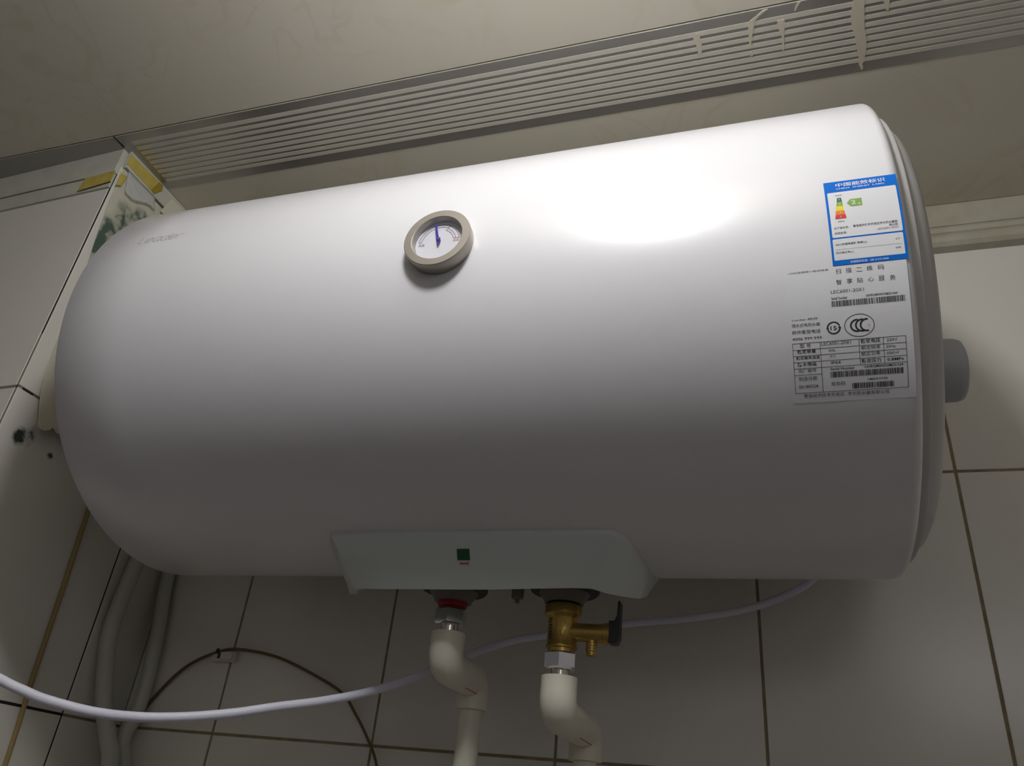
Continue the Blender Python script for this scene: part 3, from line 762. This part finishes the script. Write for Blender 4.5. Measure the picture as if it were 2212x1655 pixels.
# ================================================================ PLUMBING
def hexnut(bm, loc, z0, z1, r, rot):
    mt_ = Matrix.Translation((loc[0], loc[1], 0)) @ Matrix.Rotation(rot, 4, 'Z')
    n0 = len(bm.verts)
    ch = r * 0.10
    lathe(bm, [(z1 + 0.0, r * 0.86), (z1 - ch, r), (z0 + ch, r), (z0, r * 0.88)], 6, mt_, caps=True)
def pipe_thing(label, loc, ztop, zel, far, znut0, znut1, zt, body_r=0.0143):
    """male fitting, elbow towards the wall, second elbow and drop pipe"""
    root = tag(empty('water_pipe', (far[0], far[1], -0.30)), label, 'pipe')
    x, y = loc
    bm = bmesh.new(); hexnut(bm, loc, znut0, znut1, 0.01375, math.radians(38)); keep(link('nut', bm, M['chrome']), root)
    zl('threaded_tail', [(znut0 + 0.001, 0.0074), (ztop - 0.001, 0.0074)], loc, M['steel'], root, 24)
    # elbow 1 body
    zc = zel
    pts = [Vector((x, y, ztop)), Vector((x, y, ztop - 0.0012)), Vector((x, y, zc + 0.016))]
    c = Vector((x, y, zc))
    dirh = (Vector((far[0], far[1], zc)) - c); Lh = dirh.length; dirh.normalize()
    R1 = 0.0125
    for i in range(0, 11):
        a = i / 10 * PI / 2
        pts.append(c + Vector((0, 0, 1)) * (R1 - R1 * math.sin(a)) + dirh * (R1 - R1 * math.cos(a)))
    pts.append(c + dirh * (Lh - 0.017 if Lh > 0.035 else Lh * 0.6))
    def rad(t):
        return body_r
    bm = bmesh.new(); tube(bm, pts, rad, 36)
    bmesh.ops.remove_doubles(bm, verts=bm.verts, dist=1e-6)
    e1 = link('elbow', bm, M['ppr'], None, True, 40); keep(e1, root)
    # elbow 2
    f = Vector((far[0], far[1], zc)); pts = [f - dirh * 0.0165]
    for i in range(0, 11):
        a = i / 10 * PI / 2
        pts.append(f - dirh * (R1 - R1 * math.sin(a)) - Vector((0, 0, 1)) * (R1 - R1 * math.cos(a)))
    pts.append(f - Vector((0, 0, 0.024)))
    bm = bmesh.new(); tube(bm, pts, body_r * 0.985, 36); keep(link('elbow', bm, M['ppr'], None, True, 40), root)
    bm = bmesh.new(); tube(bm, [f - Vector((0, 0, 0.022)), f - Vector((0, 0, 0.3)), f - Vector((0, 0, 1.2))], 0.0102, 32)
    keep(link('drop_pipe', bm, M['ppr'], None, True, 40), root)
    # red alignment line drawn on the elbow
    right = dirh.cross(Vector((0, 0, 1))); dn = (right * 0.55 - Vector((0, 0, 0.83))).normalized()
    bm = bmesh.new(); p0 = c + dirh * (0.45 * Lh) + dn * body_r * 1.0; p1 = c + dirh * (Lh - 0.012) + dn * body_r * 1.0
    tube(bm, [p0, p0.lerp(p1, .5), p1], 0.0004, 6); keep(link('guide_line', bm, M['red_mark']), root)
    return root
pipe_thing('cream plastic hot water pipe with elbows, below the red ring', (HX, PY), 0.0735, 0.0480, (0.3545, -0.1290), 0.0797, 0.0932, 0)
pipe_thing('cream plastic cold water pipe with elbows, below the brass valve', (CX, PY), 0.0425, 0.0165, (0.4520, -0.1010), 0.0476, 0.0606, 0)

# ---- brass safety valve
valve = tag(empty('safety_valve', (CX, PY, 0.0606)), 'brass safety valve with black lever between heater and right pipe', 'valve')
bm = bmesh.new()
lathe(bm, [(0.0990, 0.0100), (0.0975, 0.0145), (0.0965, 0.0150), (0.0900, 0.0150), (0.0890, 0.0142), (0.0880, 0.0125), (0.0870, 0.0118), (0.0665, 0.0118), (0.0655, 0.0125), (0.0640, 0.0125), (0.0635, 0.0105), (0.0608, 0.0105)], 48, Matrix.Translation((CX, PY, 0)), caps=True)
keep(link('body', bm, M['brass'], None, True, 35), valve)
bm = bmesh.new()
lathe(bm, [(0.008, 0.0072), (0.0340, 0.0072), (0.0345, 0.0082), (0.0385, 0.0082), (0.0392, 0.0074), (0.0392, 0.0)], 36, axis_m((CX, PY - 0.001, 0.0770), (1, 0, -0.02)), caps=False)
keep(link('side_arm', bm, M['brass'], None, True, 35), valve)
bm = bmesh.new()
nx = CX + 0.0245
lathe(bm, [(0.0735, 0.0042), (0.0685, 0.0042), (0.0680, 0.0046), (0.0665, 0.0046), (0.0660, 0.0040), (0.0645, 0.0040), (0.0640, 0.0045), (0.0625, 0.0045), (0.0620, 0.0040), (0.0592, 0.0040), (0.0585, 0.0032)], 28, Matrix.Translation((nx, PY - 0.001, 0)), caps=True)
keep(link('drain_nipple', bm, M['brass'], None, True, 35), valve)
bm = bmesh.new()
lf = lambda a, b, d: Vector((CX + a, PY - 0.001 + d, b))
slab(bm, [(0.0388, 0.0855), (0.0430, 0.0855), (0.0450, 0.0895), (0.0458, 0.1010), (0.0475, 0.1012), (0.0472, 0.0860), (0.0472, 0.0735), (0.0455, 0.0690), (0.0448, 0.0683), (0.0388, 0.0683)], lf, -0.0060, 0.0060)
bmesh.ops.bevel(bm, geom=list(bm.edges), offset=0.0005, segments=1, affect='EDGES')
lv = link('lever', bm, M['black_plastic']); keep(lv, valve); lv['label'] = 'black plastic release lever'
bm = bmesh.new(); stroke(bm, lambda a, b: Vector((CX + 0.0408 + a, PY - 0.0072, 0.0765 + b)), arc(0, 0, 0.0010, 0, 360, 16), 0.0003)
o = link('lever_mark', bm, M['ink_grey']); o.parent = lv
o.matrix_parent_inverse = lv.matrix_parent_inverse.copy()
# cast arrows and stamped lettering on the valve body
def vb(a, b, d=0.0004):   # a = arc length to the right of the front line, b = height
    r = 0.0118 + d; t = a / r
    return Vector((CX + r * math.sin(t), PY - r * math.cos(t), b))
bm = bmesh.new()
for zz in (0.0815, 0.0745):
    stroke(bm, vb, [(0.0004, zz), (0.0030, zz + .0036), (0.0056, zz), (0.0042, zz), (0.0042, zz - .0026), (0.0018, zz - .0026), (0.0018, zz), (0.0004, zz)], 0.0005)
keep(link('cast_mark', bm, M['tape_dark']), valve)
bm = bmesh.new()
for i in range(7):
    zz = 0.0850 - i * 0.0024
    stroke(bm, vb, [(-0.0095, zz), (-0.0066, zz + 0.0003 * (-1) ** i)], 0.0009)
    if i % 2: stroke(bm, vb, [(-0.0094, zz), (-0.0094, zz + 0.0014)], 0.0007)
    else: stroke(bm, vb, [(-0.0070, zz), (-0.0078, zz - 0.0014)], 0.0007)
keep(link('stamp_mark', bm, M['dark_rubber']), valve)

# ================================================================ CABLES AND LOOSE THINGS
pts = [(-0.30, -0.3200, 0.170), (-0.14, -0.385, 0.095), (-0.06, -0.400, 0.050), (0.02, -0.3750, 0.0150), (0.0655, -0.3519, -0.0033), (0.0812, -0.3428, -0.0088), (0.0971, -0.3345, -0.0132), (0.1249, -0.3158, -0.0172), (0.1537, -0.2996, -0.0169), (0.1796, -0.2805, -0.0127), (0.2049, -0.2597, -0.0057), (0.2294, -0.2359, 0.004), (0.2541, -0.2086, 0.0141), (0.2774, -0.1745, 0.0282), (0.3024, -0.1384, 0.0482), (0.3321, -0.106, 0.0729), (0.3683, -0.0812, 0.0940),
       (0.4036, -0.0500, 0.1090), (0.4690, -0.0330, 0.1245), (0.5400, -0.0300, 0.1335), (0.5990, -0.0360, 0.1440), (0.6450, -0.0480, 0.1620), (0.6620, -0.0400, 0.1860), (0.6680, -0.0250, 0.2150), (0.6700, -0.0170, 0.2400)]
bm = bmesh.new(); tube(bm, catmull(pts, 10), 0.0036, 18)
tag(link('power_cable', bm, M['cable_white'], None, True), 'thick white power cable sagging across below the heater', 'cable')

pw_ = [(-0.1180, -0.0033, -0.0700), (-0.1200, -0.0033, -0.0380), (-0.1190, -0.0033, -0.0200), (-0.1130, -0.0033, -0.0040), (-0.0883, -0.0040, 0.0361), (-0.0542, -0.008, 0.0688), (-0.0147, -0.0085, 0.0871), (0.0163, -0.008, 0.0907), (0.0685, -0.008, 0.0836), (0.1277, -0.008, 0.0633),
      (0.1602, -0.008, 0.0479), (0.1782, -0.008, 0.0300), (0.1965, -0.008, 0.0082), (0.2138, -0.008, -0.0192), (0.2300, -0.008, -0.0700), (0.2400, -0.008, -0.1500)]
bw = tag(empty('twin_wire', (0.0, -0.008, 0.09)), 'thin brown twin wire arching over the tiled wall below the heater', 'wire')
for k, of in enumerate(((0.0, 0.0009), (0.0, -0.0009))):
    bm = bmesh.new(); tube(bm, catmull(pw_, 8), 0.0011, 8, off=of); keep(link('strand', bm, M['wire_brown'], None, True), bw)
bm = bmesh.new(); bmesh.ops.create_icosphere(bm, subdivisions=2, radius=0.0026, matrix=Matrix.Translation((-0.0150, -0.0095, 0.0880)) @ Matrix.Diagonal((1.0, .8, 1.3, 1))); keep(link('knot', bm, M['dark_rubber'], None, True), bw)

clip = tag(empty('wall_clip', (-0.006, -0.0045, 0.083)), 'small square off-white plastic clip on the tiles under the brown wire', 'clip')
bm = bmesh.new(); box(bm, -0.0225, 0.0085, -0.0085, -0.0006, 0.0768, 0.0885, 0.0010); keep(link('base', bm, M['bracket']), clip)
bm = bmesh.new(); box(bm, -0.0085, 0.0070, -0.0120, -0.0083, 0.0782, 0.0872, 0.0012); keep(link('block', bm, M['bracket']), clip)
bm = bmesh.new(); box(bm, -0.0135, -0.0092, -0.0100, -0.0084, 0.0800, 0.0858, 0.0004); keep(link('hole', bm, M['dark_rubber']), clip)

# tan wire on the side face
bm = bmesh.new(); tube(bm, catmull([side(-0.1625, 0.300, 0.0026), side(-0.1579, 0.2107, 0.0026), side(-0.1520, 0.115, 0.0026), side(-0.1475, 0.0244, 0.0026), side(-0.1419, -0.0528, 0.0026), side(-0.130, -0.30, 0.0026)], 8), 0.0025, 12)
tag(link('tan_wire', bm, M['tan_wire'], None, True), 'straight tan cord running down the side face of the boxed corner', 'cord')

# two drain pipes in the wall corner
bm = bmesh.new(); tube(bm, catmull([(-0.1190, -0.060, 0.30), (-0.1190, -0.065, 0.22), (-0.1180, -0.0705, 0.1713), (-0.1180, -0.0745, 0.1262), (-0.1180, -0.0745, 0.0900), (-0.1170, -0.0665, 0.0577), (-0.1130, -0.0555, 0.0198), (-0.1007, -0.0450, -0.0160), (-0.0865, -0.0450, -0.0433), (-0.0800, -0.045, -0.12), (-0.08, -0.045, -0.5)], 8), 0.0092, 24)
tag(link('conduit_pipe', bm, M['grey_pipe'], None, True), 'bent off-white pipe in the wall corner, left one of the two', 'pipe')
bm = bmesh.new(); tube(bm, catmull([(-0.116, -0.0145, 0.30), (-0.1170, -0.0145, 0.21), (-0.1150, -0.0145, 0.1660), (-0.1060, -0.0145, 0.1150), (-0.1010, -0.0145, 0.0750), (-0.0975, -0.0150, 0.0350), (-0.0970, -0.0190, 0.0050), (-0.0985, -0.0230, -0.018), (-0.085, -0.0145, -0.10), (-0.07, -0.0145, -0.5)], 8), 0.0082, 24)
tag(link('conduit_pipe', bm, M['grey_pipe'], None, True), 'straighter dim grey pipe against the back wall, right one of the corner pipes', 'pipe')

# peeling wall covering on the side face, ragged lower edge
edge = [(-0.2945, 0.6115), (-0.2945, 0.552), (-0.2880, 0.487), (-0.2835, 0.4485), (-0.2815, 0.40), (-0.2805, 0.355), (-0.2764, 0.296), (-0.2690, 0.268), (-0.2685, 0.2600), (-0.2660, 0.2575), (-0.2620, 0.2590), (-0.2590, 0.2585),
        (-0.2570, 0.2612), (-0.2530, 0.2625), (-0.2508, 0.2672), (-0.2470, 0.2668), (-0.2440, 0.2635), (-0.2396, 0.2650), (-0.2370, 0.2625), (-0.2330, 0.2690), (-0.2292, 0.2655), (-0.225, 0.2675), (-0.215, 0.262), (-0.205, 0.268), (-0.19, 0.264), (-0.17, 0.270), (-0.15, 0.266), (-0.15, 0.6115)]
def curl(a, b, d): return side(a, b, d + 0.012 * max(0.0, (0.345 - b) / 0.085) ** 1.6)
L1 = [p for p in edge if p[1] > 0.30]
bm = bmesh.new()
lft = [p for p in edge[:7]]
def left_y(z):
    for (ya_, za_), (yb_, zb_) in zip(edge[:8], edge[1:9]):
        if za_ >= z >= zb_: return ya_ + (yb_ - ya_) * (za_ - z) / max(za_ - zb_, 1e-6)
    return edge[8][0]
bottom = edge[8:27]
def bot_z(y):
    for (ya_, za_), (yb_, zb_) in zip(bottom, bottom[1:]):
        if ya_ <= y <= yb_: return za_ + (zb_ - za_) * (y - ya_) / max(yb_ - ya_, 1e-6)
    return bottom[0][1] if y < bottom[0][0] else bottom[-1][1]
NY, NZ = 60, 26
fr_, bk_ = [], []
for j in range(NZ + 1):
    v = j / NZ
    for lst, dd in ((fr_, 0.0016), (bk_, 0.0006)):
        row = []
        for i in range(NY + 1):
            y_b = bottom[0][0] + (-0.15 - bottom[0][0]) * (i / NY)
            z_ = 0.6115 + (bot_z(y_b) - 0.6115) * v
            yl = left_y(z_); row.append(bm.verts.new(curl(yl + (-0.15 - yl) * i / NY, z_, dd)))
        lst.append(row)
for lst in (fr_, bk_):
    for j in range(NZ):
        for i in range(NY): bm.faces.new((lst[j][i], lst[j][i + 1], lst[j + 1][i + 1], lst[j + 1][i]))
for i in range(NY):
    bm.faces.new((fr_[0][i], fr_[0][i + 1], bk_[0][i + 1], bk_[0][i])); bm.faces.new((fr_[NZ][i], fr_[NZ][i + 1], bk_[NZ][i + 1], bk_[NZ][i]))
for j in range(NZ):
    bm.faces.new((fr_[j][0], fr_[j + 1][0], bk_[j + 1][0], bk_[j][0])); bm.faces.new((fr_[j][NY], fr_[j + 1][NY], bk_[j + 1][NY], bk_[j][NY]))
bmesh.ops.recalc_face_normals(bm, faces=bm.faces)
sh = link('peeling_covering', bm, M['sheet']); tag(sh, 'peeling mouldy cream covering on the side of the boxed corner', 'wall covering')

# clear film, crumpled, taped below the moulding
bm = bmesh.new(); rr_ = random.Random(9)
nx_, nz_ = 12, 8; g = []
for j in range(nz_ + 1):
    row = []
    for i in range(nx_ + 1):
        u, v = i / nx_, j / nz_
        y_ = -0.2900 + 0.050 * u + 0.006 * v; z_ = 0.612 - (0.030 - 0.012 * u) * v - 0.004 * math.sin(6 * u) * v
        row.append(bm.verts.new(side(y_, z_, 0.0046 + 0.0035 * rr_.random() * v)))
    g.append(row)
for j in range(nz_):
    for i in range(nx_): bm.faces.new((g[j][i], g[j][i + 1], g[j + 1][i + 1], g[j + 1][i]))
film = link('plastic_film', bm, M['film'], None, True)
mod = film.modifiers.new('thickness', 'SOLIDIFY'); mod.thickness = 0.0001
tag(film, 'crumpled clear plastic film hanging below the yellow tape', 'plastic film')

# yellow tape, two pieces meeting at the corner
t1 = tag(empty('yellow_tape', tuple(side(-0.27, 0.63, 0.004))), 'yellow tape strip on the side moulding, nearer the heater', 'tape')
keep(slab_obj('strip', [(-0.2960, 0.6180), (-0.2450, 0.6165), (-0.2400, 0.6372), (-0.2960, 0.6340)], side, 0.0042, 0.0047, M['tape'], None), t1)
o = slab_obj('folded_end', [(-0.2500, 0.6168), (-0.2445, 0.6155), (-0.2350, 0.6300), (-0.2363, 0.6378), (-0.2440, 0.6365)], side, 0.0048, 0.0054, M['tape_dark'], None); keep(o, t1); o['label'] = 'darker doubled end of the tape'
t2 = tag(empty('yellow_tape', tuple(front(0.03, 0.59, 0.004))), 'yellow tape strip across the front moulding, left of the corner', 'tape')
keep(slab_obj('strip', [(0.0482, 0.5992), (0.0, 0.6003), (0.0, 0.5826), (0.0522, 0.578)], front, 0.0042, 0.0047, M['tape'], None), t2)
keep(slab_obj('wrapped_end', [(-0.2982, 0.6000), (-0.2885, 0.6035), (-0.2915, 0.5850), (-0.2982, 0.5800)], side, 0.0044, 0.0049, M['tape'], None), t2)

# triangular scrap of pale paper
o = slab_obj('paper_scrap', [(-0.2247, 0.6030), (-0.2155, 0.6335), (-0.1937, 0.6345), (-0.1850, 0.6050)], side, 0.0042, 0.0046, M['paper'], None)
tag(o, 'pale triangular paper scrap just above the left end of the heater', 'paper')
